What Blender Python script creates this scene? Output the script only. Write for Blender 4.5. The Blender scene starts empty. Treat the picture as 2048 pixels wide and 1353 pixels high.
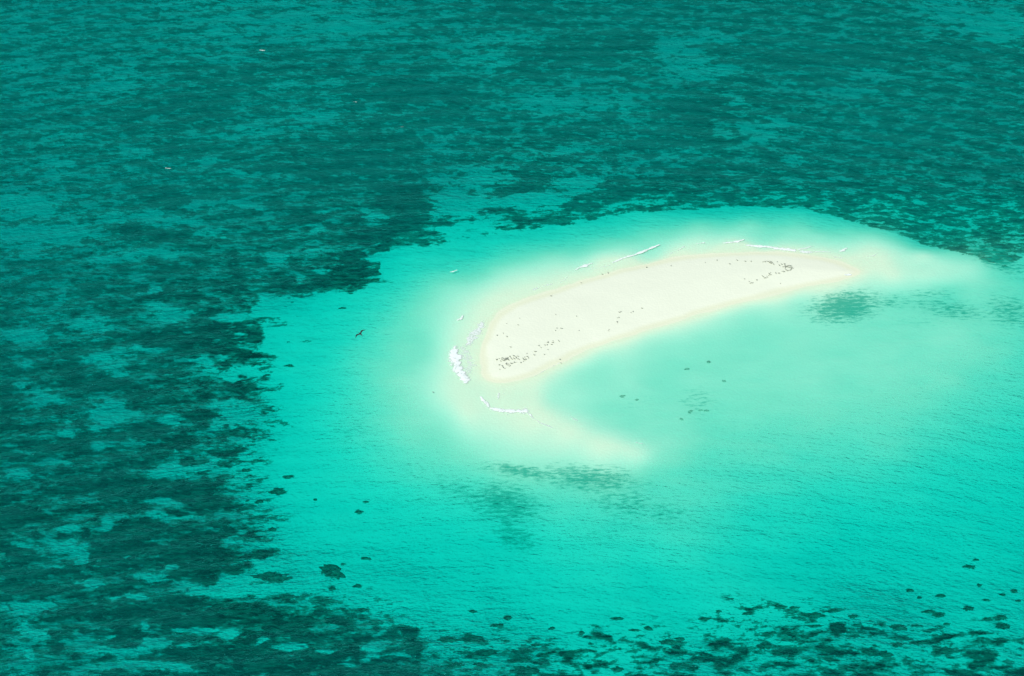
import bpy, bmesh, math, random
import numpy as np
from mathutils import Vector, Matrix

R = math.radians
random.seed(7)
rng = np.random.default_rng(11)
scene = bpy.context.scene
C = scene.collection

# ------------------------------------------------------------------ camera
PITCH = R(30.0); DIST = 964.0; FOV = R(20.0); PW, PH = 2048.0, 1353.0
cam_d = bpy.data.cameras.new('camera'); cam = bpy.data.objects.new('camera', cam_d); C.objects.link(cam)
cam.location = (0, -DIST*math.cos(PITCH), DIST*math.sin(PITCH))
cam.rotation_euler = (R(90)-PITCH, 0, 0)
cam_d.sensor_width = 36; cam_d.angle = FOV; cam_d.clip_start = 1; cam_d.clip_end = 30000
scene.camera = cam

# ------------------------------------------------------------------ sky and sun
SUN_EL, SUN_AZ = R(46), R(215)          # azimuth clockwise from +Y: behind the camera, to the left
w = bpy.data.worlds.new('World'); scene.world = w; w.use_nodes = True
nt = w.node_tree; bg = nt.nodes['Background']
sky = nt.nodes.new('ShaderNodeTexSky'); sky.sky_type = 'NISHITA'; sky.sun_disc = False
sky.sun_elevation = SUN_EL; sky.sun_rotation = SUN_AZ
nt.links.new(sky.outputs[0], bg.inputs[0]); bg.inputs[1].default_value = 0.10
sd = bpy.data.lights.new('sun', 'SUN'); so = bpy.data.objects.new('sun', sd); C.objects.link(so)
sd.energy = 3.7; sd.angle = R(0.5); sd.color = (1.0, 0.97, 0.90)
sv = Vector((math.sin(SUN_AZ)*math.cos(SUN_EL), math.cos(SUN_AZ)*math.cos(SUN_EL), math.sin(SUN_EL)))
so.rotation_euler = sv.to_track_quat('Z', 'Y').to_euler()
scene.view_settings.view_transform = 'Standard'; scene.view_settings.look = 'None'
scene.view_settings.exposure = 0.0; scene.view_settings.gamma = 1.0

# ------------------------------------------------------------------ plan of the place: where a point of the photograph lies on the sea
TW = math.tan(FOV/2)
def ground(px, py, z=0.0, s=None):
    px = np.asarray(px, float); py = np.asarray(py, float)
    u = (px-PW/2)/(PW/2)*TW; v = (PH/2-py)/(PW/2)*TW
    dx = u; dy = math.cos(PITCH)+v*math.sin(PITCH); dz = -math.sin(PITCH)+v*math.cos(PITCH)
    t = (z-cam.location.z)/dz if s is None else s
    return cam.location.x+dx*t, cam.location.y+dy*t, cam.location.z+dz*t
def chart(x, y):
    X = x; Y = y-cam.location.y; Z = -cam.location.z
    f = Y*math.cos(PITCH)-Z*math.sin(PITCH); up = Y*math.sin(PITCH)+Z*math.cos(PITCH)
    f = np.maximum(f, 50)
    return PW/2+X/f/TW*(PW/2), PH/2-up/f/TW*(PW/2)

def lattice(n, seed):
    return np.random.default_rng(seed).uniform(-1, 1, (n, n))
def vnoise(x, y, seed, n=256):
    L = lattice(n, seed); xi = np.floor(x).astype(int); yi = np.floor(y).astype(int)
    fx = x-xi; fy = y-yi; fx = fx*fx*fx*(fx*(fx*6-15)+10); fy = fy*fy*fy*(fy*(fy*6-15)+10)
    a = L[yi % n, xi % n]; b = L[yi % n, (xi+1) % n]; c = L[(yi+1) % n, xi % n]; d = L[(yi+1) % n, (xi+1) % n]
    return (a*(1-fx)+b*fx)*(1-fy)+(c*(1-fx)+d*fx)*fy
def fbm(x, y, seed, octv=4, gain=.55):
    s = 0; a = 1; tot = 0
    for i in range(octv):
        c, q = math.cos(.5*i), math.sin(.5*i)
        s = s+a*vnoise((x*c-y*q)*2**i+7.3*i, (x*q+y*c)*2**i-3.1*i, seed+i); tot += a; a *= gain
    return s/tot
def sstep(a, b, v):
    t = np.clip((v-a)/(b-a), 0, 1); return t*t*(3-2*t)

# water depth (metres) at soundings read from the water's colour
DP = np.array([
 (968,700,0),(978,650,0),(1005,615,0),(1060,592,0),(1130,565,0),(1200,545,0),(1270,525,0),(1350,510,0),(1430,503,0),(1520,505,0),(1600,508,0),(1680,520,0),(1730,540,.02),
 (1690,560,0),(1600,578,0),(1520,598,0),(1440,618,0),(1360,642,0),(1290,662,0),(1230,685,0),(1180,702,0),(1140,722,0),(1090,745,0),(1040,762,0),(990,762,0),(965,735,0),
 (1100,640,-.6),(1200,600,-.8),(1300,570,-.8),(1400,550,-.8),(1480,545,-.8),(1550,540,-.6),(1050,690,-.5),(1620,545,-.25),(1000,720,-.12),(1020,655,-.07),(1060,622,-.10),(1120,592,-.11),(1200,568,-.12),(1300,545,-.16),(1400,530,-.2),(1000,700,-.06),(1180,660,-.4),(1350,600,-.4),
 (1300,690,.34),(1200,718,.28),(1150,745,.3),(1250,760,.42),(1150,790,.34),(1400,670,.40),(1400,760,.5),(1600,640,.45),(1500,640,.42),(1600,602,.3),(1500,622,.3),(1700,610,.45),(1600,720,.5),(1800,680,.55),
 (1900,640,.6),(2000,700,.75),(1700,800,.65),(1400,850,.65),(1300,850,.55),(1900,800,.85),(2040,800,1.2),(1600,880,.85),(1800,900,1.1),(2040,900,1.9),(1500,920,1.0),
 (1700,960,1.5),(1900,980,2.1),(1400,930,.9),(1400,1000,1.15),(1300,980,1.0),(1500,1030,1.8),(1700,1050,2.5),(1900,1050,2.6),(1350,1080,1.5),(1200,1080,1.7),(1200,1000,1.0),
 (1100,1000,1.1),(1000,1060,2.2),(900,1000,1.6),(800,1050,2.4),(1300,1150,2.4),(1000,1150,2.6),(700,1100,2.6),(700,1000,2.4),(600,950,2.6),(1500,1150,2.4),(1500,1250,2.8),
 (2000,1150,2.8),(2000,1300,3.0),(1000,1300,3.0),(600,1250,3.3),(1250,1300,3.0),(1350,690,.43),
 (960,830,.1),(1000,850,.12),(1060,850,.06),(1120,870,.08),(1180,890,.10),(1240,905,.15),(1290,905,.25),(1350,910,.6),(1240,895,.12),(1265,903,.15),(1150,878,.10),(1100,855,.08),(930,830,.1),(930,800,.08),(1850,545,.18),(1900,545,.25),(1950,545,.36),(1850,522,.2),(1850,505,.32),(1900,528,.26),(1900,558,.33),(1950,528,.38),(1790,560,.14),(1750,588,.38),(1850,568,.36),(1950,562,.45),(1790,572,.3),(1000,800,.06),(950,790,.09),(1040,790,.07),
 (1080,790,.12),(1100,800,.24),(1150,828,.26),(1200,853,.31),(1250,873,.33),(1295,884,.4),(1100,834,.06),(1150,858,.08),(1200,880,.10),(900,800,.15),(900,850,.42),(1000,900,.36),(1100,920,.34),(1200,930,.3),(900,900,.65),(1000,940,.6),(1150,950,.6),(1300,940,.7),
 (850,950,1.1),(920,750,.08),(880,780,.2),(850,820,.45),(800,850,.7),(750,900,1.3),
 (900,700,.15),(880,700,.3),(850,700,.55),(800,700,.65),(760,700,.85),(700,700,1.3),(650,700,1.9),(600,650,2.4),(800,620,.9),(850,600,.65),(900,600,.36),(920,650,.13),
 (950,640,.06),(980,600,.06),(1000,560,.25),(1050,550,.2),(900,560,.68),(850,560,1.0),(870,530,1.35),(780,580,1.5),(700,620,1.9),(1000,520,.8),(950,500,1.6),(1100,500,.75),(1100,540,.19),
 (1200,510,.21),(1200,480,.85),(1200,450,1.6),(1100,460,1.9),(1300,470,.6),(1300,440,1.2),(1400,470,.3),(1400,440,.9),(1400,415,2),(1500,488,.12),(1500,470,.4),(1600,475,.38),(1300,485,.45),(1400,487,.12),(1500,450,.55),(1500,420,1.5),
 (1600,490,.17),(1600,460,.5),(1600,425,1.3),(1700,490,.25),(1700,460,.7),(1750,470,.5),(1800,500,.3),(1800,530,.15),(1750,550,.1),
 (2000,550,.7),(2040,520,1.0),(1850,500,.5),(1900,510,.5),(1900,572,.55),(1700,588,.3),
 (0,0,5.2),(500,0,4.6),(1000,0,4.5),(1500,0,4.2),(2040,0,3.9),(0,200,5.0),(500,200,4.5),(1000,200,4.1),(1500,200,4.0),(2040,200,4.4),(0,400,5.0),(500,380,4.5),(900,350,4.2),
 (1300,330,4.2),(1700,330,4.2),(2040,330,3.8),(0,600,4.6),(0,1000,4.2),(0,1340,4.0),(400,1340,3.6),(300,700,3.8),(400,550,3.8),(700,450,3.4),(900,430,3.0),(1100,400,3.0),
 (1500,380,3.0),(1700,400,2.7),(1900,450,2.3),(2040,430,2.2),(500,600,3.0),(450,850,3.2),(500,750,2.9),(400,1000,3.5),(800,1300,3.6),(-300,0,7),(-300,700,5.4),(-300,1353,4.8),
 (2350,0,4.2),(2350,700,1.5),(2350,1353,3.4),(1000,-300,7),(1000,1650,3.6),(100,1650,4.4)], float)
GX = np.arange(-320, 2380, 10.0); GY = np.arange(-320, 1680, 10.0)
def solve_depth():
    P = DP[:, :2]/100.0; d = DP[:, 2]
    D = np.sqrt(((P[:, None]-P[None])**2).sum(-1)+.09)
    n = len(P); A = np.zeros((n+1, n+1)); A[:n, :n] = D; A[:n, n] = 1; A[n, :n] = 1
    wts = np.linalg.solve(A, np.append(d, 0))
    gx, gy = np.meshgrid(GX/100, GY/100); out = np.full(gx.shape, wts[n])
    for i in range(n):
        out += wts[i]*np.sqrt((gx-P[i, 0])**2+(gy-P[i, 1])**2+.09)
    return out
DEPTH = solve_depth()
def bilin(G, gx0, gy0, st, px, py):
    u = np.clip((px-gx0)/st, 0, G.shape[1]-1.001); v = np.clip((py-gy0)/st, 0, G.shape[0]-1.001)
    i = u.astype(int); j = v.astype(int); fu = u-i; fv = v-j
    return (G[j, i]*(1-fu)+G[j, i+1]*fu)*(1-fv)+(G[j+1, i]*(1-fu)+G[j+1, i+1]*fu)*fv
# waterline of the bank
SHORE = np.array([(958,728),(957,700),(968,664),(994,630),(1040,603),(1100,583),(1160,563),(1220,545),(1290,528),(1360,514),(1430,506),(1500,503),(1560,504),(1620,509),(1670,519),(1705,533),(1722,545),(1700,558),
 (1640,570),(1570,585),(1500,602),(1430,620),(1360,641),(1290,662),(1230,684),(1180,699),(1140,716),(1100,734),(1060,754),(1018,766),(980,764),(963,748)], float)
def smooth_loop(P, k=6):
    out = []; n = len(P)
    for i in range(n):
        a, b, c, d = P[i-1], P[i], P[(i+1) % n], P[(i+2) % n]
        for j in range(k):
            t = j/k; out.append(.5*((2*b)+(c-a)*t+(2*a-5*b+4*c-d)*t*t+(3*b-a-3*c+d)*t**3))
    return np.array(out)
SX, SY = np.arange(840, 1860, 4.0), np.arange(400, 900, 4.0)
def shore_distance():
    Q = smooth_loop(SHORE); F = np.array([1.0, 1.8]); gx, gy = np.meshgrid(SX, SY)
    gx = gx+5*fbm(gx/45, gy/25, 17, 3); gy = gy+2.5*fbm(gx/40, gy/25, 19, 3)
    best = np.full(gx.shape, 1e9); ins = np.zeros(gx.shape, bool)
    for i in range(len(Q)):
        a = Q[i]*F; b = Q[(i+1) % len(Q)]*F; X = gx; Y = gy*1.8; L = ((b-a)**2).sum()
        t = np.clip(((X-a[0])*(b[0]-a[0])+(Y-a[1])*(b[1]-a[1]))/L, 0, 1)
        best = np.minimum(best, np.hypot(X-a[0]-t*(b[0]-a[0]), Y-a[1]-t*(b[1]-a[1])))
        c = ((a[1] > Y) != (b[1] > Y)) & (X < (b[0]-a[0])*(Y-a[1])/(b[1]-a[1]+1e-12)+a[0]); ins ^= c
    return np.where(ins, best, -best)
SHD = shore_distance()
def depth_at(px, py):
    px = np.asarray(px, float); py = np.asarray(py, float)
    d = bilin(DEPTH, GX[0], GY[0], 10.0, px, py)
    near = (px > 845) & (px < 1850) & (py > 405) & (py < 890)
    sd = np.where(near, bilin(SHD, SX[0], SY[0], 4.0, px, py), -200.0)
    out = np.maximum(d, .05*(1-np.exp(np.minimum(sd, 0)/14)))
    land = -.80*(1-np.exp(-(np.maximum(sd, 0)/62)**1.45))
    return np.where(sd > 0, land, np.maximum(out*(1-np.exp(np.minimum(sd, 0)/10)), 0))

# share of the seabed under reef and seagrass, in tenths, on a 64-step chart
LAT = """
434443333322445666657665556543222
445544333445556556666555666665444
545445555556676556555555566665655
556666544556777655555555666666566
656666655566776655555555666666666
655556566556777655544555666666666
434556665566776554455666566666666
434455656556887500000000000444566
666667776677760000000000000000444
655666767740000000000000000000000
645666673000000000000000000000000
777766662000000000000000000000000
777777676000000000000000000000000
777767654100000000000000000000000
777777542000000000000000000000000
777887752000000000000000000000000
766687864100000000000000000000000
667777764100000000000000000000000
778777773210000000000000000000000
556677888866310000011114444322111
555566788887764443333345555544443
666667888888777766544555565665555
"""
LAT = np.array([[int(c) for c in r] for r in LAT.split()], float)/10.0
LAT[18:, 12:] *= np.interp(np.arange(12, 33), [12, 15], [.82, .62]); LAT[:9] *= .82; LAT[9:, :12] *= .88
# patches of dark growth (+) and of bare sand (-): x, y, half width, half height, strength
DK = """410 150 100 40 3;266 202 60 10 4;580 100 70 30 3;376 273 60 12 4;468 304 40 8 4;615 308 80 40 4;335 369 60 15 4;581 410 70 20 5;325 447 60 12 4;403 191 90 30 3;17 92 20 8 4
802 160 80 22 6;905 164 50 12 5;1127 92 90 25 5;1247 68 50 15 5;1040 20 60 18 4;1035 126 30 12 5;918 219 55 8 4;812 263 60 12 5;734 290 60 40 4;820 383 50 25 6;836 434 45 14 5;1076 331 55 15 6;1052 362 40 8 6;1161 393 35 14 5;1093 427 60 10 5;1247 366 50 25 5;1178 229 30 12 4;1110 256 60 14 4;1298 260 50 20 5;939 263 50 10 4;1106 300 32 6 4;1366 198 40 16 5;1014 407 30 6 4;744 444 60 18 5;1024 188 35 7 4
1433 82 25 18 5;1553 92 50 14 4;1724 89 80 20 4;1638 133 55 12 5;1416 205 50 30 5;1409 266 35 15 5;1467 147 45 12 4;1912 79 60 16 4;1980 239 16 10 4;1382 331 50 15 5;1792 147 30 8 4;1724 178 12 4 6
266 435 60 20 4;310 657 55 14 5;186 741 50 14 5;275 843 35 12 5;377 861 25 8 6;155 870 30 14 5;461 888 20 5 7;386 950 35 10 7;403 812 30 14 6;479 701 35 12 6;426 981 40 9 7;222 954 60 20 5;394 910 25 10 3;399 666 40 16 5
503 662 30 10 7;497 694 45 8 7;702 509 30 16 5;690 540 50 16 5;640 548 90 15 4;749 550 15 4 8;482 735 12 6 7;470 755 35 6 7;532 761 30 4 6;567 757 10 3 5;533 737 8 3 7;579 720 9 3 6;552 637 15 4 5;587 670 5 3 5;605 673 10 2 4;577 593 8 2 5;684 606 7 2.5 6;702 574 6 2 6;412 776 20 14 5;467 836 20 5 6;423 814 22 7 6;467 644 40 14 5
278 1038 45 14 5;234 1073 60 25 5;396 1088 55 22 8;425 1123 60 14 8;311 1135 60 8 3;522 1085 20 6 7;516 1111 18 7 8;495 1050 28 4 8;437 1047 15 4 7;463 1022 9 4 6;293 1205 130 22 4;513 1199 30 8 6;264 1258 40 10 4;366 1293 70 16 4;498 1293 70 20 4;557 1229 45 14 4;59 1018 60 14 4;30 1085 25 20 3;44 1176 60 10 3;88 1164 30 8 4;29 1129 40 12 4;102 1205 14 3 6
559 1234 50 18 4;749 1252 40 6 6;805 1252 20 12 6;693 1231 30 5 5;834 1278 16 12 6;849 1293 10 14 5;822 1322 22 8 7;764 1272 5 5 6;676 1293 60 14 5;778 1308 40 12 6;705 1337 80 14 5;602 1322 60 16 5;793 1349 60 8 6
1438 1272 28 12 7;1479 1297 12 10 6;1596 1253 32 9 7;1590 1236 14 5 6;1685 1236 18 5 7;1682 1247 14 6 7;1666 1263 20 6 6;1748 1240 28 3 6;1758 1253 28 8 5;1732 1329 35 16 6;1700 1313 20 6 5;1764 1316 14 7 5;1919 1250 42 6 7;1938 1291 15 16 5;1966 1297 14 7 7;1970 1272 24 8 5;1944 1313 14 6 8;1995 1312 17 5 8;1653 1285 22 9 6;1590 1291 22 4 6;1577 1307 14 5 5;1663 1304 10 5 5;1546 1310 8 5 5;1454 1329 22 7 5;1602 1335 26 8 5;1843 1329 22 8 5;1954 1335 32 9 6;2033 1332 18 9 7;2042 1316 12 7 6;1885 1255 20 8 4;1920 1330 20 7 5
1192 1256 22 12 6;1217 1264 14 6 5;1120 1296 22 6 6;1140 1303 10 8 6;1110 1338 38 10 6;1190 1322 12 8 4;1185 1313 16 6 5;1252 1274 40 3.5 5;1286 1278 10 6 6;1330 1287 22 8 5;1290 1298 22 5 4;1285 1334 24 7 7;1365 1312 16 6 5;1380 1318 10 4 6;1370 1337 24 5 5;1425 1300 40 5 4;1405 1300 20 6 5;1455 1315 30 7 4;1160 1288 60 2.5 4;1050 1290 70 5 4;1225 1350 30 5 6;1300 1243 18 6 3;1345 1270 12 6 4
280 829 26 5 6;385 905 32 9 5;395 894 6 7 4;460 915 14 5 4;350 860 40 10 6;320 870 25 6 5;445 850 18 6 6;455 835 18 4 6;410 830 12 10 6;425 945 22 4 6;370 955 50 14 7;440 975 25 5 6;430 995 45 7 7;340 1002 20 6 6;465 1022 10 4 5;425 1048 20 5 6"""
LT = """548 1108 44 12 5;505 1163 50 9 5;600 1150 40 20 4;470 1070 18 8 4;240 150 90 22 3;600 30 120 35 3;30 110 40 20 2;461 99 60 8 3;564 154 25 8 4;530 240 90 15 3;263 287 25 8 4;137 250 50 15 3;113 314 50 12 3;403 294 40 12 3;478 321 35 10 3;34 386 60 12 5;386 386 22 6 6;472 393 60 6 4;273 410 50 12 4;355 427 40 14 5;80 447 90 11 6;427 445 30 8 4;650 400 25 4 7;540 415 25 12 4;622 430 12 14 5;557 328 20 8 3;632 212 40 14 4
1007 61 80 12 4;1366 85 60 22 5;1158 140 30 8 4;1144 188 110 18 5;891 260 50 20 4;939 335 60 20 5;905 393 60 25 6;1110 283 40 8 4;1144 342 50 14 5;1059 386 60 14 6;1349 290 40 14 4;758 420 35 12 5;768 273 30 8 3;720 30 60 10 4;912 444 60 10 6;973 102 60 15 3
1416 126 60 20 5;1399 55 60 10 4;1997 34 80 30 6;1880 6 70 14 5;1741 130 70 14 4;1690 167 70 12 4;1519 246 60 20 5;1474 191 20 10 4;1901 120 30 8 3;1580 297 25 8 3;1560 144 25 12 3
213 497 50 10 5;310 484 45 8 5;310 562 15 4 6;337 608 40 14 6;190 635 35 14 6;465 619 35 6 6;49 648 40 12 6;284 675 35 8 5;213 697 35 10 5;53 706 15 6 6;226 723 25 8 5;80 775 25 14 6;40 754 20 10 5;222 799 30 18 6;195 825 20 14 5;182 777 15 5 6;133 843 12 8 6;195 874 25 10 6;150 817 20 5 4;27 928 45 8 6;425 706 30 14 5;461 692 10 8 4;470 732 30 12 5;443 812 50 24 5;328 825 25 8 5;346 874 10 8 6;380 915 50 14 5;332 923 40 14 6;288 865 35 6 5;479 657 20 8 4;120 901 18 4 5;319 985 40 8 5
467 656 12 6 4;649 524 18 10 5;611 539 20 8 5;790 500 60 12 7;640 483 25 4 6;473 618 30 6 6;560 500 20 6 5
144 1073 32 16 7;167 1091 14 8 7;135 1032 14 7 6;50 1070 22 7 6;88 1026 14 5 5;305 1132 28 8 8;337 1114 14 6 7;243 1088 8 5 6;97 1113 22 4 6;59 1193 50 14 6;59 1240 30 12 5;53 1287 10 10 7;325 1265 30 7 9;387 1234 28 5 8;445 1245 20 8 9;577 1277 20 6 8;501 1264 10 5 8;249 1281 45 9 6;249 1173 25 5 6;360 1138 18 8 5;420 1160 55 10 8;469 1143 40 6 7;164 1141 30 5 6;351 1079 18 5 5;217 1249 10 5 6;351 1322 40 7 6;433 1349 20 5 7;293 1231 8 4 7;322 1012 80 8 6;223 1029 20 8 5;249 1311 60 8 5;451 1293 12 7 5;29 1325 40 8 3
585 1277 22 7 8;644 1281 14 6 8;740 1278 22 8 6;758 1267 20 7 6;638 1327 22 5 7;702 1302 14 6 7;740 1296 16 6 7;811 1293 14 6 6;799 1252 5 4 6;523 1328 18 5 6"""
def parse(s): return [tuple(float(v) for v in t.split()) for t in s.replace('\n', ';').split(';') if t.strip()]
DK = parse(DK); LT = parse(LT)

# single coral heads standing on bare sand: x, y, half width, half height
HEADS = parse("""664 1126 23 14;540 1137 32 10;574 1176 16 4;731 1101 10 3;714 1155 7 3;664 1161 6 3;717 1011 7 3;726 1202 10 3.5;699 1218 6 3;658 1205 8 2.5;632 1198 8 2;626 1214 6 2.5
545 1042 9 4;555 967 17 6;518 987 9 4;494 984 4 2.5;492 925 10 4;630 986 4 2.5;732 992 6 2;575 940 10 2.5;895 1261 22 6;942 1259 26 7;969 1287 32 6.5;910 1311 20 6.5;963 1312 14 5;995 1234 13 3.5
1016 1218 8 4;945 1207 7 3;1036 1302 26 5;1051 1325 30 12;1071 1272 9 3.5;1104 1241 7 3;1086 1293 16 4.5;1530 1275 15 8;1546 1250 8 3;1495 1213 10 3.5;1565 1199 10 2.5;1590 1201 10 2.5;1625 1215 26 5.5;1666 1206 12 3.5
1707 1216 11 3.5;1631 1236 14 3;1799 1236 18 6;1735 1285 12 4.5;1767 1291 20 6.5;1796 1272 10 5;1843 1267 20 4.5;1821 1165 8 3.5;1859 1206 14 3;1878 1214 12 4;1960 1155 5 3;1941 1119 11 4;1938 1201 11 5;1887 1285 22 7
2004 1218 12 5;1976 1222 9 2.5;2009 1236 13 6;1840 1179 5 2.5;1881 1176 9 2.5;2030 1166 6 2.5;2006 1173 6 2.5;1974 1184 8 2.5;2038 1185 6 2.5;1895 1232 7 2.5;1438 1209 6 2;1164 1250 6 3;1236 1222 14 3
1297 1242 9 4.5;1235 1323 14 4.5;1336 1268 18 4.5;1360 1262 10 3;1395 1300 13 5.5;1552 1342 16 6;1479 1340 7 3;1410 1223 12 2.5;1270 1246 12 2.5;1255 793 0 0;1245 790 6 2;1274 797 3 1.5;1401 818 5 1.6;1413 819 5 1.6
1381 820 5 2.5;1448 760 4 2.5;1417 722 3 1.5;1363 836 4 2.5;1374 735 4 1.5;749 550 12 3.5;684 606 6 2;533 737 7 2.5;579 720 8 3;1954 1105 6 2""")
HEADS = [h for h in HEADS if h[2] > 0]

def cover_field(px, py, x, y):
    """how much reef growth there is: >0.5 is dark"""
    j = 14*fbm(px/50, py/22, 91, 3)
    sx = px+20*fbm(px/30, py/14, 71, 4)+26*fbm(px/80, py/34, 73, 3); sy = py+8*fbm(px/26, py/12, 72, 4)+10*fbm(px/90, py/40, 74, 2)
    f = bilin(LAT, 0, 0, 64.0, sx, sy)
    # crisp outer edge of the bright sand shelf
    EX = np.array([-400,430,500,520,600,660,720,760,740,780,860,940,1040,1130,1240,1330,1420,1510,1600,1680,1760,1840,1900,1960,2010,2048,2400])
    EY = np.array([900,760,612,578,574,573,566,545,512,492,478,462,447,438,422,413,405,402,409,428,452,480,498,515,530,508,470])
    edge = np.interp(px+4*fbm(px/14, py/8, 61, 2), EX, EY)+3.0*fbm(px/9, py/4, 62, 2)
    sw = np.interp(px, [1100, 1320], [15, 4]); above = sstep(sw, -sw, py-edge)
    north = (px > 500)
    f = np.where(north & (py < 620), above*np.maximum(f, np.where(px > 1300, .5, .36)), f)
    f = np.where(north & (py >= 620) & (py < 1130) & (px > 620), 0, f)
    f0 = f.copy()
    for P, sg in ((DK, 1), (LT, -1)):
        for (cx, cy, rx, ry, s) in P:
            b = (np.abs(sx-cx) < rx*2.4) & (np.abs(sy-cy) < ry*2.4)
            if not b.any(): continue
            q = ((sx[b]-cx)/rx)**2+((sy[b]-cy)/ry)**2
            f[b] += (.085 if sg > 0 else -.105)*s*np.exp(-q**1.4*.7)
    nw = sstep(430, 250, py)
    f = np.where(f0 > .08, f+nw*(.44+.62*(f-.44)-f), f)
    return np.where(f0 > .08, np.clip(f, .07, .92), f)
def speckle_field(px, py):
    """thin, grainy seagrass on the shallow flats"""
    s = np.zeros_like(px)
    for cx, cy, rx, ry, a, ang in ((1040,940,80,14,.8,8),(1180,955,110,26,.8,4),(1010,1000,80,40,.85,12),(930,980,70,28,.55,18),(1030,1060,50,30,.75,30),(1250,1000,90,40,.55,12),(1330,1020,60,30,.5,10),
                                   (1430,1060,90,40,.3,10),(900,955,110,20,.3,8),(1200,1060,90,30,.35,5),(820,990,80,24,.35,8),(1395,800,50,34,.42,0),(1270,800,60,30,.25,0),(1500,930,150,40,.28,8),(1700,960,160,30,.22,10),
                                   (1690,612,72,30,1.0,-8),(1660,630,44,20,.6,0),(1860,585,70,14,.45,0),(1900,615,90,22,.6,10),(2020,620,60,34,.65,10),(1780,600,60,18,.5,0),(2000,520,60,22,.7,20),(1980,500,50,18,.7,10),
                                   (1860,640,120,20,.3,0),(700,860,80,60,.35,0),(800,780,60,60,.2,0),(830,940,60,30,.3,0),(1800,1180,170,50,.3,0),(1350,1240,120,24,.35,0),(1600,1320,500,40,.35,0),(1000,1320,200,40,.4,0),(620,1210,120,30,.3,0),(520,900,60,90,.28,0)):
        c, q = math.cos(R(ang)), math.sin(R(ang))
        u = ((px-cx)*c+(py-cy)*q)/rx; v = (-(px-cx)*q+(py-cy)*c)/ry
        s = np.maximum(s, a*np.exp(-(u*u+v*v)*.8))
    return s

def seabed_z(x, y, px, py):
    d = depth_at(px, py)
    n = fbm(x/26, y/26, 5, 4); deep = sstep(.1, 2.5, d)
    n2 = fbm(x/13+.6*n, y/9, 14, 3)
    z = -(d*(1+.16*n*deep+.12*n2*sstep(.12, .5, d)*(1-.6*deep))+.02*n*(1-deep)*sstep(-.6, .1, d))
    # scarp and berm of the beach
    z = z+.10*sstep(.02, .25, z)*(1+.3*fbm(x/9, y/9, 8, 2))
    z = z+.02*fbm(x/2.2, y/1.6, 9, 2)*sstep(.1, .4, z)
    return z

def axis(a, b, st, far):
    core = np.arange(a, b+st*.5, st); out = []; s = st*2; v = b
    while v < far: s *= 1.35; v += s; out.append(v)
    lo = []; s = st*2; v = a
    while v > -far: s *= 1.35; v -= s; lo.append(v)
    return np.array(lo[::-1]+list(core)+out)

def grid_mesh(name, xs, ys, zf, attrs):
    gx, gy = np.meshgrid(xs, ys); x = gx.ravel(); y = gy.ravel()
    px, py = chart(x, y)
    z = zf(x, y, px, py)
    nx, ny = len(xs), len(ys)
    me = bpy.data.meshes.new(name)
    me.vertices.add(len(x)); me.vertices.foreach_set('co', np.stack([x, y, z], 1).astype(np.float32).ravel())
    i = np.arange(nx-1)[None]+(np.arange(ny-1)*nx)[:, None]; i = i.ravel()
    q = np.stack([i, i+1, i+nx+1, i+nx], 1)
    me.loops.add(q.size); me.loops.foreach_set('vertex_index', q.ravel().astype(np.int32))
    me.polygons.add(len(q)); me.polygons.foreach_set('loop_start', np.arange(0, q.size, 4, dtype=np.int32))
    me.polygons.foreach_set('loop_total', np.full(len(q), 4, dtype=np.int32))
    me.polygons.foreach_set('use_smooth', np.ones(len(q), dtype=bool))
    me.update(calc_edges=True)
    for k, fn in attrs.items():
        a = me.attributes.new(k, 'FLOAT', 'POINT'); a.data.foreach_set('value', fn(x, y, px, py, z).astype(np.float32))
    o = bpy.data.objects.new(name, me); C.objects.link(o)
    return o

# ------------------------------------------------------------------ materials
class M:
    def __init__(s, name):
        s.m = bpy.data.materials.new(name); s.m.use_nodes = True; s.t = s.m.node_tree
        for n in list(s.t.nodes): s.t.nodes.remove(n)
        s.out = s.t.nodes.new('ShaderNodeOutputMaterial')
    def n(s, typ, ins=None, **kw):
        nd = s.t.nodes.new('ShaderNode'+typ)
        for k, v in kw.items(): setattr(nd, k, v)
        for k, v in (ins or {}).items():
            if isinstance(v, bpy.types.NodeSocket): s.t.links.new(v, nd.inputs[k])
            else: nd.inputs[k].default_value = v
        return nd
    def math(s, op, a, b=0.0, c=None, clamp=False):
        d = {0: a, 1: b}
        if c is not None: d[2] = c
        return s.n('Math', d, operation=op, use_clamp=clamp).outputs[0]
    def mix(s, f, a, b):
        nd = s.n('Mix', data_type='RGBA')
        for k, v in ((0, f), (6, a), (7, b)):
            if isinstance(v, bpy.types.NodeSocket): s.t.links.new(v, nd.inputs[k])
            else: nd.inputs[k].default_value = v
        return nd.outputs[2]
    def noise(s, vec, scale, detail=3, rough=.55):
        return s.n('TexNoise', {'Vector': vec, 'Scale': scale, 'Detail': detail, 'Roughness': rough}).outputs[0]
    def attr(s, name): return s.n('Attribute', attribute_name=name).outputs['Fac']
    def sstep(s, v, a, b): return s.n('MapRange', {0: v, 1: a, 2: b, 3: 0.0, 4: 1.0}, interpolation_type='SMOOTHSTEP').outputs[0]
    def scaled(s, v, sc): return s.n('VectorMath', {0: v, 1: sc}, operation='MULTIPLY').outputs[0]

def rgb(r, g, b): return (r, g, b, 1)

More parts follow.
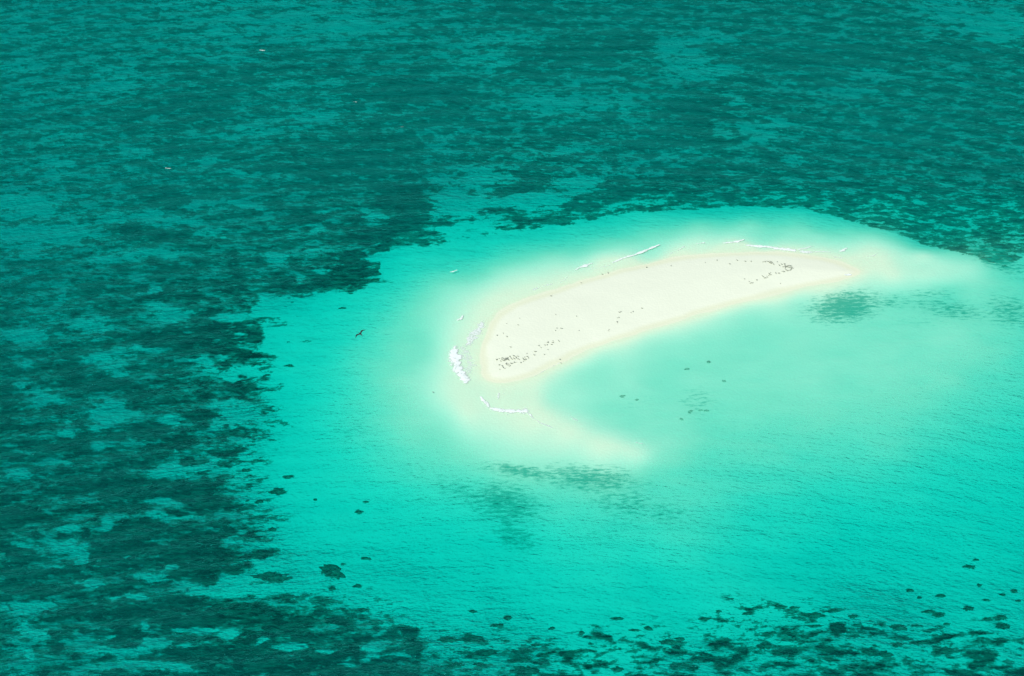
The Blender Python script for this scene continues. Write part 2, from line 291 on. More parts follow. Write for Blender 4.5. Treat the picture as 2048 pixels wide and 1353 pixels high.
def seabed_material():
    m = M('sand_and_reef'); pos = m.n('TexCoord').outputs['Object']
    cov = m.attr('reef_cover'); spk = m.attr('seagrass'); hgt = m.attr('height')
    n1 = m.noise(m.scaled(pos, (.12, .19, 0)), 1, 5, .62)
    n2 = m.noise(m.scaled(pos, (.30, .52, 0)), 1, 4, .6)
    n3 = m.noise(m.scaled(pos, (1.1, 1.0, 0)), 1, 3, .6)
    f = m.math('ADD', cov, m.math('MULTIPLY', m.math('SUBTRACT', n1, .5), 2.3))
    f = m.math('ADD', f, m.math('MULTIPLY', m.math('SUBTRACT', n2, .5), 1.8))
    f = m.math('ADD', f, m.math('MULTIPLY', m.math('SUBTRACT', n3, .5), .7))
    gate = m.sstep(cov, .02, .16)
    reef = m.math('MULTIPLY', m.sstep(f, .48, .70), gate)
    mid = m.math('MULTIPLY', m.sstep(f, .26, .44), gate)
    # thin seagrass: grains
    g = m.noise(m.scaled(pos, (.30, .75, 0)), 1, 5, .72)
    gs = m.math('MULTIPLY', m.sstep(m.math('ADD', m.math('MULTIPLY', spk, .32), g), .58, .80), m.math('MULTIPLY', m.sstep(spk, .05, .5), .85))
    sandn = m.noise(m.scaled(pos, (.05, .07, 0)), 1, 4, .6)
    dry = m.mix(sandn, rgb(.78, .84, .66), rgb(.84, .90, .72))
    wet = m.mix(sandn, rgb(.735, .785, .56), rgb(.785, .84, .61))
    under = m.mix(sandn, rgb(.76, .74, .53), rgb(.81, .79, .57))
    under = m.mix(m.sstep(hgt, -.75, -.12), under, m.mix(sandn, rgb(.76, .83, .635), rgb(.81, .89, .69)))
    beach = m.mix(m.sstep(m.math('ADD', hgt, m.math('MULTIPLY', m.math('SUBTRACT', n1, .5), .05)), .0, .24), wet, dry)
    sand = m.mix(m.sstep(hgt, -.03, .04), under, beach)
    rubble = m.mix(m.sstep(n3, .35, .65), rgb(.15, .24, .15), rgb(.22, .33, .21))
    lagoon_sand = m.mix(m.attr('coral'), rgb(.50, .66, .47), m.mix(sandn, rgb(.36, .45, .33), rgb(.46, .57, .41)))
    field = m.sstep(cov, .25, .5)
    base = m.mix(mid, m.mix(m.math('MULTIPLY', field, .85), sand, lagoon_sand), rubble)
    dark = m.mix(m.sstep(m.noise(m.scaled(pos, (.22, .45, 1)), 1, 5, .65), .38, .64), m.mix(m.attr('coral'), rgb(.09, .155, .11), rgb(.012, .025, .016)), m.mix(m.attr('coral'), rgb(.19, .29, .20), rgb(.10, .16, .095)))  # reef tone by growth type, with deep-water scatter put into the paler north
    col = m.mix(reef, base, dark)
    col = m.mix(gs, col, rgb(.05, .42, .28))
    bump = m.n('Bump', {'Strength': .35, 'Distance': .25, 'Height': n3})
    b = m.n('BsdfPrincipled', {'Base Color': col, 'Roughness': .9, 'Specular IOR Level': .1, 'Normal': bump.outputs[0]})
    m.t.links.new(b.outputs[0], m.out.inputs[0]); return m.m

def water_material():
    m = M('sea_water'); pos = m.n('TexCoord').outputs['Object']; dep = m.attr('water_depth')
    sep = m.n('SeparateXYZ', {0: pos})
    yb = m.math('ADD', sep.outputs[1], m.math('MULTIPLY', m.math('MULTIPLY', sep.outputs[0], sep.outputs[0]), .0011))
    wp = m.n('CombineXYZ', {0: sep.outputs[0], 1: yb, 2: 0.0}).outputs[0]
    a = m.noise(m.scaled(wp, (.13, .27, 0)), 1, 3, .6)
    b = m.noise(m.scaled(wp, (.34, .66, 0)), 1, 3, .6)
    c = m.noise(m.scaled(wp, (.8, 1.6, 0)), 1, 2, .6)
    calm = m.math('ADD', m.math('MULTIPLY', m.sstep(dep, .0, 1.4), .25), m.math('MULTIPLY', m.sstep(dep, 2.6, 3.8), .9))
    h = m.math('ADD', m.math('MULTIPLY', a, 1.1), m.math('ADD', m.math('MULTIPLY', b, .95), m.math('MULTIPLY', c, .34)))
    bs = m.n('Bump', {'Strength': 1.0, 'Distance': m.math('ADD', .06, m.math('MULTIPLY', calm, 1.3)), 'Height': h}).outputs[0]
    tr = m.n('BsdfTransparent', {'Color': rgb(1, 1, 1)})
    gl = m.n('BsdfGlossy', {'Color': rgb(.05, .66, .68), 'Roughness': .10, 'Normal': bs})
    fr = m.n('Fresnel', {'IOR': 1.20, 'Normal': bs})
    surf = m.n('MixShader', {0: fr.outputs[0], 1: tr.outputs[0], 2: gl.outputs[0]})
    # light scattered back by the water itself
    df = m.n('BsdfDiffuse', {'Color': rgb(.0, .385, .32), 'Normal': bs})
    fac = m.math('MULTIPLY', m.sstep(dep, 1.6, 6.2), .24)
    s2 = m.n('MixShader', {0: fac, 1: surf.outputs[0], 2: df.outputs[0]})
    m.t.links.new(s2.outputs[0], m.out.inputs[0])
    va = m.n('VolumeAbsorption', {'Color': rgb(0, .960, .975), 'Density': .70})
    m.t.links.new(va.outputs[0], m.out.inputs['Volume']); return m.m

def foam_material():
    m = M('sea_foam'); pos = m.n('TexCoord').outputs['Object']
    n = m.noise(pos, 2.2, 3)
    col = m.mix(n, rgb(.82, .92, .86), rgb(.88, .96, .91))
    b = m.n('BsdfPrincipled', {'Base Color': col, 'Roughness': .8, 'Specular IOR Level': .2})
    t = m.n('BsdfTransparent')
    lace = m.sstep(m.math('ADD', m.noise(pos, 1.1, 4, .7), m.math('MULTIPLY', m.attr('foam'), .45)), .60, .98)
    fac = m.math('MULTIPLY', m.math('MULTIPLY', m.attr('foam'), 1.1), lace, clamp=True)
    s = m.n('MixShader', {0: fac, 1: t.outputs[0], 2: b.outputs[0]})
    m.t.links.new(s.outputs[0], m.out.inputs[0]); return m.m

def plain(name, c1, c2, scale, rough=.85):
    m = M(name); pos = m.n('TexCoord').outputs['Object']
    n = m.noise(pos, scale, 4, .6)
    col = m.mix(m.sstep(n, .3, .7), rgb(*c1), rgb(*c2))
    bp = m.n('Bump', {'Strength': .5, 'Distance': .05, 'Height': n})
    b = m.n('BsdfPrincipled', {'Base Color': col, 'Roughness': rough, 'Specular IOR Level': .2, 'Normal': bp.outputs[0]})
    m.t.links.new(b.outputs[0], m.out.inputs[0]); return m.m
def feathers(name, top, belly):
    m = M(name); nrm = m.n('NewGeometry').outputs['Normal']; z = m.n('SeparateXYZ', {0: nrm}).outputs[2]
    pos = m.n('TexCoord').outputs['Object']; n = m.noise(pos, 14, 3)
    t = m.mix(n, rgb(*[v*.7 for v in top]), rgb(*top))
    low = m.sstep(m.n('SeparateXYZ', {0: pos}).outputs[2], .16, .10)
    col = m.mix(low, t, rgb(*belly))
    b = m.n('BsdfPrincipled', {'Base Color': col, 'Roughness': .75}); m.t.links.new(b.outputs[0], m.out.inputs[0]); return m.m

MAT_BED = seabed_material(); MAT_WATER = water_material(); MAT_FOAM = foam_material()
MAT_CORAL = plain('dark_coral', (.03, .055, .03), (.15, .22, .13), .75)
MAT_PALE = plain('weedy_coral', (.24, .40, .26), (.34, .50, .34), .9)
MAT_BIRD = feathers('dark_feathers', (.34, .37, .30), (.42, .45, .36))
MAT_FLY = feathers('black_feathers', (.012, .016, .014), (.02, .02, .02))

def tag(o, label=None, cat=None, group=None, kind=None):
    for k, v in (('label', label), ('category', cat), ('group', group), ('kind', kind)):
        if v: o[k] = v
    return o

# ------------------------------------------------------------------ seabed and sandbank (one sheet to the horizon)
xs = axis(-245, 245, .45, 9000); ys = axis(-205, 310, .72, 9000)
def f_cover(x, y, px, py, z):
    f = cover_field(np.clip(px, 0, 2047), np.clip(py, 0, 1352), x, y)
    for hx, hy, rx, ry in HEADS:
        b = (np.abs(px-hx) < rx*2+8) & (np.abs(py-hy) < ry*2+8)
        q = ((px[b]-hx)/(rx*1.15))**2+((py[b]-hy)/(ry*1.25))**2
        f[b] = np.maximum(f[b], .42*np.exp(-q**2*.6)*(f[b] >= 0))
    return f
bed = grid_mesh('ground', xs, ys, seabed_z, {'reef_cover': f_cover, 'seagrass': lambda x, y, px, py, z: speckle_field(px, py), 'height': lambda x, y, px, py, z: z,
    'coral': lambda x, y, px, py, z: np.clip(sstep(120, 900, py+.25*(700-px))+.25*fbm(x/30, y/30, 44, 2), 0, 1)})  # coral against seagrass; the pale north also paints in deep-water scatter
bed.data.materials.append(MAT_BED); tag(bed, 'white sandbank and pale sandy seabed with dark reef and seagrass', kind='structure')

# ------------------------------------------------------------------ the sea: one closed body of water
WB = -14.0
def water_z(x, y, px, py):
    d = depth_at(px, py)
    return .05*np.sin(y*.55+.0006*x*x+2*fbm(x/30, y/30, 3, 2))*sstep(.3, 2, d)*(np.abs(x) < 400)*(np.abs(y) < 500)
wx = axis(-245, 245, 1.1, 8600); wy = axis(-205, 310, 1.1, 8600)
def close_box(o, nx, ny):
    bm = bmesh.new(); bm.from_mesh(o.data); bm.verts.ensure_lookup_table()
    X0, X1, Y0, Y1 = wx[0], wx[-1], wy[0], wy[-1]
    rims = [[bm.verts[i] for i in range(nx)], [bm.verts[(ny-1)*nx+i] for i in range(nx)],
            [bm.verts[j*nx] for j in range(ny)], [bm.verts[j*nx+nx-1] for j in range(ny)]]
    cn = {}
    for a in (0, 1):
        for b in (0, 1): cn[a, b] = bm.verts.new(((X0, X1)[a], (Y0, Y1)[b], WB))
    bm.faces.new(rims[0][::-1]+[cn[0, 0], cn[1, 0]])
    bm.faces.new(rims[1]+[cn[1, 1], cn[0, 1]])
    bm.faces.new(rims[2]+[cn[0, 1], cn[0, 0]])
    bm.faces.new(rims[3][::-1]+[cn[1, 0], cn[1, 1]])
    bm.faces.new([cn[0, 0], cn[0, 1], cn[1, 1], cn[1, 0]])
    bm.to_mesh(o.data); bm.free()
sea = grid_mesh('water', wx, wy, water_z, {'water_depth': lambda x, y, px, py, z: z-seabed_z(x, y, px, py)})
close_box(sea, len(wx), len(wy))
sea.data.materials.append(MAT_WATER); tag(sea, 'clear turquoise sea with small wind ripples', kind='structure')

def zbed(px, py):
    x, y, _ = ground(px, py); a = lambda v: np.atleast_1d(np.asarray(v, float))
    return float(x), float(y), float(seabed_z(a(x), a(y), a(px), a(py))[0])

# ------------------------------------------------------------------ coral heads
def coral_head(i, px, py, rx, ry):
    x, y, z = zbed(px, py)
    sx = rx*float(ground(px+1, py)[0]-ground(px, py)[0]); sy = ry*abs(float(ground(px, py-1)[1]-ground(px, py)[1]))
    d = -z; nr = 13; na = 60; h = min(.55, d*.32, .25+.08*min(sx, sy))
    rr = random.Random(i*13+5); ph = [rr.uniform(0, 6.28) for _ in range(13)]; am = [rr.uniform(.3, 1) for _ in range(13)]
    sq = rr.uniform(-.35, .35)
    vs = [(0, 0, h)]; fs = []
    for r in range(1, nr+1):
        t = r/nr
        for a in range(na):
            th = a/na*2*math.pi
            ed = 1+sum(am[k]*(.15 if k == 0 else .20)/(k+1.0)**.55*math.sin((k+2)*th+ph[k]) for k in range(13))
            X = math.cos(th)*t*ed; Y = math.sin(th)*t*ed
            lump = .5+.5*math.sin(X*6+ph[0])*math.sin(Y*5+ph[1]+X*3)+.25*math.sin(X*15+ph[2])*math.sin(Y*13+ph[3])
            zz = h*(1-t**3)*(.45+.55*lump)-.06*(t > .95)
            vs.append((X*sx+sq*Y*sx, Y*sy, zz))
    for a in range(na): fs.append((0, 1+a, 1+(a+1) % na))
    for r in range(nr-1):
        for a in range(na):
            p = 1+r*na; q = p+na; b = (a+1) % na
            fs.append((p+a, q+a, q+b, p+b))
    me = bpy.data.meshes.new('coral_head'); me.from_pydata(vs, [], fs); me.update()
    me.polygons.foreach_set('use_smooth', np.ones(len(fs), dtype=bool)); me.materials.append(MAT_CORAL)
    o = bpy.data.objects.new('coral_head', me); C.objects.link(o); o.location = (x, y, z); return o
SPECIAL = {0: 'large blocky dark coral head alone on pale sand below the left of the sandbank', 1: 'long oval dark coral head just left of the blocky one, at the reef edge',
           2: 'flat dark coral head below the long oval one, right of the reef', 13: 'slim dark coral head in open sand right of the left-hand reef edge', 27: 'kidney shaped dark coral patch, left of the row along the bottom',
           41: None}
ORD = ['leftmost', 'second', 'third', 'fourth', 'fifth', 'sixth', 'seventh', 'eighth', 'ninth', 'tenth', 'eleventh', 'twelfth', 'thirteenth', 'fourteenth', 'fifteenth', 'sixteenth', 'seventeenth', 'eighteenth', 'nineteenth',
       'twentieth', 'twenty-first', 'twenty-second', 'twenty-third', 'twenty-fourth', 'twenty-fifth', 'twenty-sixth', 'twenty-seventh', 'twenty-eighth', 'twenty-ninth', 'thirtieth', 'thirty-first', 'thirty-second']
def ordinal(k, n): return 'leftmost' if k == 0 else 'rightmost' if k == n-1 else ORD[k]+' from left'
regions = {}
for i, hd in enumerate(HEADS):
    o = coral_head(i, *hd); px, py = hd[:2]
    if SPECIAL.get(i): tag(o, SPECIAL[i], 'coral head', 'coral heads on the sand around the bank'); continue
    if py < 900 and px > 1200: k = 'in the pale shallow lagoon'; o.data.materials[0] = MAT_PALE
    elif py < 1000 and px < 800: k = 'on turquoise sand beside the left reef edge'
    elif px < 800: k = 'on sand near the lower left reef'
    elif px < 1120: k = 'near the bottom edge, below the sandbank'
    elif px < 1540: k = 'at the bottom edge, right of centre'
    elif py < 1195: k = 'scattered at the far lower right'
    elif py < 1226: k = 'in the upper row at the lower right'
    else: k = 'among the lower right reef patches'
    regions.setdefault(k, []).append((px, o, hd[2]))
for k, lst in regions.items():
    lst.sort(key=lambda t: t[0])
    for n_, (px, o, rx) in enumerate(lst):
        size = 'large' if rx > 17 else 'small' if rx > 8 else 'tiny'
        tag(o, '%s dark coral head, %s, %s' % (size, ordinal(n_, len(lst)), k), 'coral head', 'coral heads on the sand around the bank')

# ------------------------------------------------------------------ breaking waves
def foam(pts, label, seed, lace=.0, lift=.30, alpha=1.0):
    """pts: x, y, half width on the chart; builds ragged foam as real raised mesh"""
    P = np.array(pts, float); wx_, wy_, _ = ground(P[:, 0], P[:, 1]); sc = abs(ground(P[:, 0]+1, P[:, 1])[0]-wx_)
    W = P[:, 2]*sc*1.7
    st = .24; pad = W.max()*1.4
    gx = np.arange(wx_.min()-pad, wx_.max()+pad, st); gy = np.arange(wy_.min()-pad*1.5, wy_.max()+pad*1.5, st)
    X, Y = np.meshgrid(gx, gy); best = np.full(X.shape, -9.0)
    for k in range(len(P)-1):
        ax, ay, bx, by = wx_[k], wy_[k], wx_[k+1], wy_[k+1]; L = max((bx-ax)**2+(by-ay)**2, 1e-6)
        t = np.clip(((X-ax)*(bx-ax)+(Y-ay)*(by-ay))/L, 0, 1); ww = W[k]*(1-t)+W[k+1]*t+.01
        dd = np.sqrt((X-ax-t*(bx-ax))**2+((Y-ay-t*(by-ay))*.62)**2)
        best = np.maximum(best, 1-dd/ww)
    n = fbm(X/1.7+seed*9, Y/1.5, 30+seed, 4, .65); n2 = fbm(X/5, Y/4+seed, 50+seed, 2)
    v = best+n*(.55+lace)+n2*.3-lace*.3
    keep = (v > .12)
    px, py = chart(X, Y); zb = seabed_z(X.ravel(), Y.ravel(), px.ravel(), py.ravel()).reshape(X.shape)
    z = np.maximum(zb, 0.0)+.035+.5*lift*np.clip(v, 0, 1)*(.8+.25*n)
    a = np.clip((v-.10)*1.5, 0, 1)*alpha
    idx = -np.ones(X.shape, int); f4 = keep[:-1, :-1] & keep[1:, :-1] & keep[:-1, 1:] & keep[1:, 1:]
    use = np.zeros(X.shape, bool)
    for dj in (0, 1):
        for di in (0, 1): use[dj:dj+f4.shape[0], di:di+f4.shape[1]] |= f4
    idx[use] = np.arange(use.sum())
    vs = np.stack([X[use], Y[use], z[use]], 1)
    j, i = np.where(f4)
    fs = np.stack([idx[j, i], idx[j, i+1], idx[j+1, i+1], idx[j+1, i]], 1)
    if len(fs) < 2: return None
    cx, cy = float(vs[:, 0].mean()), float(vs[:, 1].mean()); vs[:, 0] -= cx; vs[:, 1] -= cy
    me = bpy.data.meshes.new('breaking_wave'); me.from_pydata(vs.tolist(), [], fs.tolist()); me.update()
    me.polygons.foreach_set('use_smooth', np.ones(len(fs), dtype=bool))
    at = me.attributes.new('foam', 'FLOAT', 'POINT'); at.data.foreach_set('value', a[use].astype(np.float32))
    me.materials.append(MAT_FOAM)
    o = bpy.data.objects.new('breaking_wave', me); C.objects.link(o); o.location = (cx, cy, 0)
    return tag(o, label, 'wave', 'waves breaking round the sandbank')
FOAMS = [
 ([(1492,491,2),(1525,494,3),(1545,496,3),(1560,499,4),(1588,502,4)], 'longest white breaker along the far shore, right of centre', 0, .30, 1),
 ([(1596,500,1),(1612,497,1.5),(1625,493,1)], 'short white crest rising from the foam patch at the far right shore', 0, .25, 1),
 ([(1602,504,3),(1622,505,4),(1640,504,2),(1662,505,1)], 'broad white foam patch on the far shore, right of the longest breaker', .1, .15, .9),
 ([(1680,503,1.5),(1688,501,3),(1694,497,2.5)], 'small curled white crest at the right end of the far breakers', 0, .25, 1),
 ([(1668,515,1.5),(1684,517,1.5)], 'faint short wavelet just inside the far breakers', 0, .12, .8),
 ([(1735,514,1.5),(1748,512,1.5),(1757,506,1)], 'thin curved crest farthest right off the far shore', 0, .2, .8),
 ([(1689,551,1.8),(1702,550,1.8)], 'tiny white wavelet on the low right end of the sandbank', 0, .12, 1),
 ([(1446,487,1),(1460,486,2),(1474,484,3),(1488,480,1.5)], 'bright tapered breaker left of the longest far breaker', 0, .3, 1),
 ([(1393,489,1.5),(1408,486,1.5)], 'small faint crest between the two slanting far breakers', 0, .2, .9),
 ([(1340,508,1),(1355,502,1.5),(1368,494,1.8)], 'thin slanting breaker nearest the shore at the middle of the far side', 0, .2, .85),
 ([(1226,526,1.5),(1240,520,2),(1255,514,2),(1268,511,2.2),(1285,504,2.5),(1300,498,3),(1319,490,2.2)], 'long slanting white breaker at the middle of the far side', 0, .3, 1),
 ([(1178,540,1),(1200,536,1.3),(1222,531,1.3)], 'thin wash line trailing from the long slanting breaker', 0, .1, .7),
 ([(1150,541,2.2),(1160,536,2.2),(1172,532,2.6),(1184,527,1.5)], 'short slanting breaker left of the long slanting one', 0, .3, .95),
 ([(1068,579,3),(1085,574,2.5),(1105,568,2)], 'faint wash of foam at the left end of the far shore', .1, .1, .75),
 ([(1120,566,1.5),(1130,560,1.8),(1134,555,1.5)], 'little hooked curl of foam beside the wash on the far shore', .05, .15, .7),
 ([(900,545,1),(906,544,1.5),(914,541,1)], 'lone white crest far out to the left of the far shore', 0, .3, .9),
 ([(915,641,1.5),(922,639,2),(926,632,1.5)], 'lone small white crest just above the left end surf', 0, .3, .9),
 ([(964,646,5),(956,660,10),(946,675,11),(936,688,7)], 'pale upper sheet of surf at the left end of the sandbank', .2, .1, .85),
 ([(908,702,8),(911,716,12),(915,734,12),(922,750,10),(932,763,7)], 'brightest white surf at the left end of the sandbank', .08, .45, 1),
 ([(928,698,10),(936,720,14),(938,748,11)], 'thin lacy backwash between the left surf and the sand', .35, .05, .7),
 ([(962,795,1.5),(972,808,4),(982,818,5),(1000,822,3.5),(1016,824,6),(1034,824,4),(1050,824,6),(1062,832,3)], 'wide forked white breaker running onto the lower spit', .08, .35, 1),
 ([(998,788,2.5),(996,798,2.5)], 'small upright curl of foam above the forked breaker', .1, .15, .8),
 ([(1003,775,4),(1008,788,5)], 'faint lacy foam between the bank and the lower spit', .5, .03, .45),
 ([(1062,834,2),(1080,846,3),(1095,852,2),(1112,860,1)], 'thin foam tail leading right from the forked breaker', .2, .1, .7),
 ([(1140,832,2),(1146,838,2.5),(1154,842,1.5)], 'small foam fleck on the lagoon side of the lower spit', .15, .12, .6),
 ([(1272,886,1.5),(1284,888,2)], 'small foam fleck at the tip of the lower spit', .0, .12, .6),
 ([(1064,757,.8),(1085,744,1),(1105,733,1),(1122,725,1)], 'thin lapping foam line on the lagoon side of the left tip', .0, .05, .8),
 ([(706,204,.8),(714,205,.6)], 'tiny whitecap upper of two in deep water above the bank', .1, .3, 1),
 ([(800,255,.6),(808,254,.8)], 'tiny whitecap lower right of two in deep water above the bank', .1, .3, 1),
 ([(520,101,.8),(530,102,.5)], 'tiny whitecap in deep water at the upper left', .1, .3, 1),
 ([(331,337,.7),(342,338,.8)], 'tiny whitecap in deep water at the left', .1, .3, 1),
]
for k, (pts, lab, lace, lift, al) in enumerate(FOAMS): foam(pts, lab, k, lace, lift, al)

# ------------------------------------------------------------------ seabirds resting on the sand
def bird_mesh(pose):
    bm = bmesh.new()
    def ring(cx, cz, ry, rz, tilt=0):
        out = []
        for a in range(10):
            th = a/10*2*math.pi; u = math.sin(th)*rz
            out.append(bm.verts.new((cx-u*math.sin(tilt), math.cos(th)*ry, cz+u*math.cos(tilt))))
        return out
    up = {0: .0, 1: .10, 2: -.04}[pose]; leg = .0 if pose == 2 else .10
    b = .13+leg
    spine = [(-.46, b-.03-up, .012, .006, 0), (-.34, b-.01-up, .05, .018, 0), (-.24, b+.0-up*.6, .075, .06, .1), (-.10, b+.02, .115, .10, .1), (.04, b+.04, .125, .12, .1),
             (.15, b+.07+up*.4, .10, .105, .3), (.20, b+.13+up*.8, .062, .065, .9), (.215, b+.19+up, .05, .05, .8), (.25, b+.245+up, .055, .055, .3), (.30, b+.25+up, .045, .042, 0),
             (.33, b+.243+up, .02, .02, 0), (.40, b+.235+up, .004, .005, 0)]
    rings = [ring(*s) for s in spine]
    for p, q in zip(rings, rings[1:]):
        for a in range(10): bm.faces.new((p[a], p[(a+1) % 10], q[(a+1) % 10], q[a]))
    bm.faces.new(rings[0][::-1]); bm.faces.new(rings[-1])
    for s in (-1, 1):                                        # folded wings, lying along the back
        pts = [(.10, s*.118, b+.10), (.02, s*.135, b+.03), (-.16, s*.105, b-.01-up*.5), (-.42, s*.035, b+.0-up), (-.22, s*.07, b+.075-up*.4), (-.04, s*.10, b+.13)]
        o_ = [bm.verts.new(p) for p in pts]; i_ = [bm.verts.new((p[0], p[1]*.80, p[2]-.006)) for p in pts]
        bm.faces.new(o_ if s > 0 else o_[::-1]); bm.faces.new(i_[::-1] if s > 0 else i_)
        for a in range(6): bm.faces.new((o_[a], o_[(a+1) % 6], i_[(a+1) % 6], i_[a]))
        if leg:
            for (x0, x1, r0, r1, z0, z1) in ((.02, .03, .012, .009, b-.05, .012), (.0, .09, .008, .02, .010, .006)):
                p = [bm.verts.new((x0+dx*r0, s*.05+dy*r0, z0)) for dx, dy in ((1, 1), (-1, 1), (-1, -1), (1, -1))]
                q = [bm.verts.new((x1+dx*r1, s*.05+dy*r1, z1-.006)) for dx, dy in ((1, 1), (-1, 1), (-1, -1), (1, -1))]
                for a in range(4): bm.faces.new((p[a], p[(a+1) % 4], q[(a+1) % 4], q[a]))
                bm.faces.new(p[::-1]); bm.faces.new(q)
    bmesh.ops.recalc_face_normals(bm, faces=bm.faces)
    me = bpy.data.meshes.new('seabird'); bm.to_mesh(me); bm.free()
    me.polygons.foreach_set('use_smooth', np.ones(len(me.polygons), dtype=bool)); me.materials.append(MAT_BIRD); return me
BM = [bird_mesh(p) for p in range(3)]
def conv(s, ox, oy, sc): return [(ox+float(a.split(',')[0])/sc, oy+float(a.split(',')[1])/sc) for a in s.split()]
FLOCKS = [
 (conv("350,630 395,620 340,645 425,675 450,615 480,620 465,650 490,670 510,655 515,630 540,625 560,620 575,610 575,640 595,660 610,590 630,610 645,635 655,645 680,570 692,582 690,630 710,640 735,605 742,622 765,580 782,592 775,640 800,645 545,720 540,745 560,757 580,740 532,732 635,730 670,722 700,705 725,705 595,780 620,768 395,755 455,775 468,795 480,812 505,825 402,840 500,640 530,650 575,655 557,640 440,640 475,665", 960, 660, 10.24),
  'in the dense flock', 'dense flock at the left tip'),
 (conv("835,710 880,625 895,645 915,600 935,625 940,647 918,655 965,585 990,610 885,685 960,527", 960, 660, 10.24),
  'in the knot right of the dense flock', 'loose knot beside the dense flock'),
 (conv("1115,483 1140,483 1110,555 1320,540 1205,370 1248,405 1330,355 1385,305 1375,350 1480,300 1465,340 1495,265 1612,270 1390,440 1395,290 1500,298", 960, 660, 10.24),
  'in the straggling line right of the flock', 'straggling line along the lagoon side'),
 (conv("350,140 475,98 553,165 550,180 625,395", 960, 660, 10.24)+conv("535,635 302,720 505,755", 980, 570, 9.018),
  'of those apart above the dense flock', 'birds apart above the flock'),
 (conv("1100,215 1185,578 1560,612 1300,830 1275,828 1205,825 1180,868 1605,860", 980, 570, 9.018),
  'scattered on the middle of the sandbank', 'birds scattered on the middle of the bank'),
 (conv("785,200 850,175 725,410 780,395 700,565 712,600 365,865 345,915 1265,195 1350,160 1710,20", 1200, 620, 20.48),
  'in the row above the lagoon side wet sand', 'short row above the wet sand'),
 (conv("790,510 850,498 575,600 265,738 1495,435 1845,400 1965,377 1245,445", 1050, 450, 5.12)+[(1459,532),(1474,524)],
  'along the far edge of the dry sand', 'birds along the upper edge of the sand'),
 (conv("185,190 165,190 375,190 780,210 840,210 870,200 920,190 965,195 980,210 1000,225 1040,205 1080,215 1040,250 1060,265 1100,250 1130,290 1150,305 1270,210 1010,240", 1480, 515, 17.07),
  'in the upper arm of the right-hand flock', 'upper arm of the right-hand flock'),
 (conv("1340,345 1420,305 1465,390 1515,290 1530,330 1535,370 1540,410 1535,450 1570,370 1600,390 1620,345 1660,345 1640,400 1680,410 1720,350 1720,410 1760,370 1785,435 1750,450 1730,480 1700,510 1640,520 1600,525 1560,500", 1480, 515, 17.07),
  'in the looped knot at the right tip', 'looped knot at the right tip'),
 (conv("1500,560 1470,565 1430,550 1215,610 1225,600 1340,610 1310,612 1010,665 990,630 1045,590 970,690 1060,660 925,740 785,730 750,700 830,770 870,770 565,830 575,845 440,925 425,935 345,940 390,935 150,810 310,890", 1480, 515, 17.07),
  'in the lower arm of the right-hand flock', 'lower arm of the right-hand flock'),
]
SINGLES = [((1119.9,720.5), 'single dark seabird at the water edge on the lagoon side of the left tip'), ((1121.6,727.4), 'dark seabird wading just below the one at the lagoon edge'), ((1560.8,570), 'single dark seabird on wet sand below the right tip of the dry sand'),
           ((866,786), 'lone dark speck of a seabird on the shallows left of the lower spit')]
def add_bird(px, py, label, group):
    o = bpy.data.objects.new('seabird', random.choice(BM)); C.objects.link(o)
    x, y, z = zbed(px, py); o.location = (x, y, max(z, 0.0)-.004)
    s = random.uniform(.75, 1.05); o.scale = (s, s, s)
    o.rotation_euler = (0, 0, random.gauss(R(200), .8))
    tag(o, label, 'bird', group)
for pts, lab, grp in FLOCKS:
    pts = sorted(pts)
    if len(pts) > 40:                                        # the dense flock: its upper band, its lower knot and its tail
        pts_ = [('in the left half of the dense flock upper band', [p for p in pts if p[1] < 726 and p[0] < 1017]), ('in the right half of the dense flock upper band', [p for p in pts if p[1] < 726 and p[0] >= 1017]), ('in the lower part of the dense flock', [p for p in pts if p[1] >= 726])]
    else: pts_ = [(lab, pts)]
    for lb, sub in pts_:
        for k, (px, py) in enumerate(sub): add_bird(px, py, 'small dark seabird, %s %s' % (ordinal(k, len(sub)), lb), grp)
for (px, py), lab in SINGLES: add_bird(px, py, lab, 'seabirds by themselves on the bank')

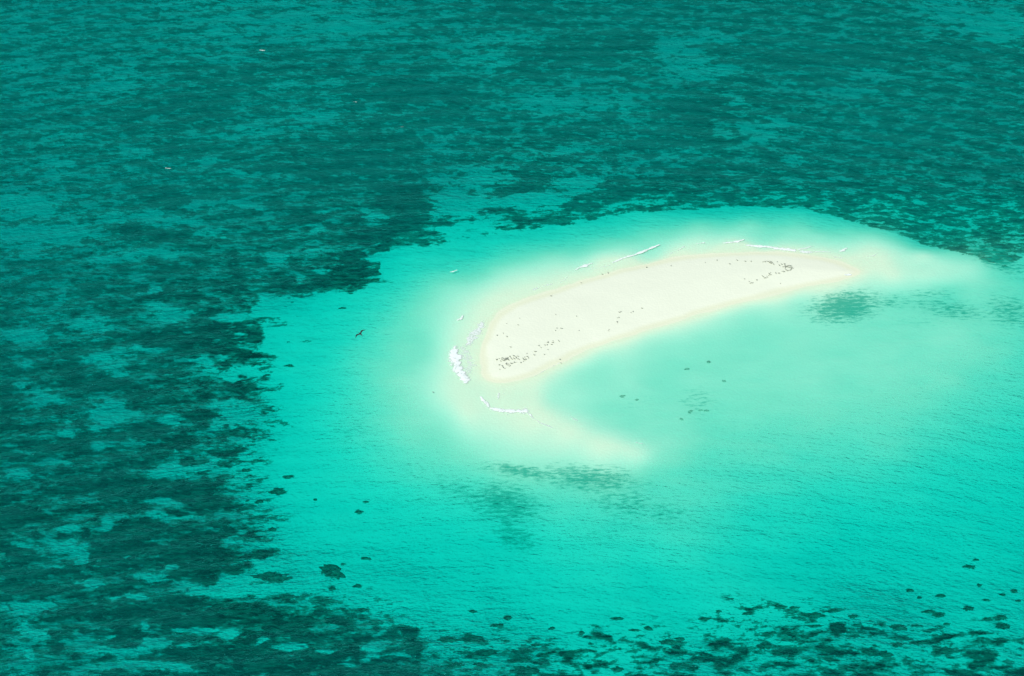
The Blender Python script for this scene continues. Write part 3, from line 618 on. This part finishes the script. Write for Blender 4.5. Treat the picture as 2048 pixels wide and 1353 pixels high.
# ------------------------------------------------------------------ big seabird gliding high above the shallows
def flying_bird():
    root = bpy.data.objects.new('gliding_seabird', None); C.objects.link(root)
    x, y, z = ground(721, 668.5, s=DIST*.50)
    root.location = (float(x), float(y), float(z)); root.rotation_euler = (0, 0, 0)
    def mk(name, vs, fs):
        me = bpy.data.meshes.new(name); me.from_pydata(vs, [], fs)
        b = bmesh.new(); b.from_mesh(me); bmesh.ops.recalc_face_normals(b, faces=b.faces); b.to_mesh(me); b.free()
        me.polygons.foreach_set('use_smooth', np.ones(len(me.polygons), dtype=bool))
        me.materials.append(MAT_FLY); o = bpy.data.objects.new(name, me); C.objects.link(o); o.parent = root; return o
    # body, head first (+x is the head direction before turning)
    sp = [(-.42, .02, .015), (-.30, .06, .04), (-.1, .11, .09), (.1, .12, .10), (.25, .08, .075), (.33, .05, .05), (.42, .06, .055), (.50, .035, .03), (.56, .014, .014), (.68, .008, .01), (.70, .004, .004)]
    vs = []; fs = []; n = 10
    for (cx, ry, rz) in sp:
        for a in range(n): th = a/n*2*math.pi; vs.append((cx, math.cos(th)*ry, math.sin(th)*rz))
    for r in range(len(sp)-1):
        for a in range(n): p = r*n; b2 = (a+1) % n; fs.append((p+a, p+b2, p+n+b2, p+n+a))
    fs += [tuple(range(n))[::-1], tuple(range((len(sp)-1)*n, len(sp)*n))]
    mk('body', vs, fs)
    def wing(s, span, sweep, lift):
        vs = []; fs = []; K = 12
        for k in range(K+1):
            t = k/K; ch = (.30+.08*math.sin(t*3.1))*(1-t**2.2)+.02; yy = s*(.07+span*t)
            xx = .08+sweep[0]*math.sin(min(t/.45, 1)*math.pi/2)-sweep[1]*max(0, t-.4)**1.3; zz = lift*math.sin(t*2.6)
            th = .022*(1-t)+.006
            for (dx, dz) in ((ch*.5, 0), (ch*.2, th), (-ch*.5, 0), (ch*.2, -th*.4)): vs.append((xx+dx, yy, zz+dz))
        for k in range(K):
            for a in range(4): p = k*4; b2 = (a+1) % 4; fs.append((p+a, p+b2, p+4+b2, p+4+a))
        fs += [(0, 1, 2, 3), (K*4+3, K*4+2, K*4+1, K*4)]
        return mk('wing', vs, fs)
    wing(1, 1.10, (.16, .75), .16); wing(-1, 1.10, (.16, .75), .16)
    for s in (-1, 1):
        mk('tail_streamer', [(-.34, s*.0, .01), (-.34, s*.07, .01), (-.80, s*.17, .0), (-.34, s*.0, -.01), (-.34, s*.07, -.01)], [(0, 1, 2), (3, 2, 4), (0, 2, 3), (1, 4, 2), (0, 3, 4, 1)])
    root.rotation_euler = (R(-24), R(-4), R(128))
    tag(root, 'large dark seabird with long bent wings gliding over turquoise shallows left of the surf', 'bird')
flying_bird()
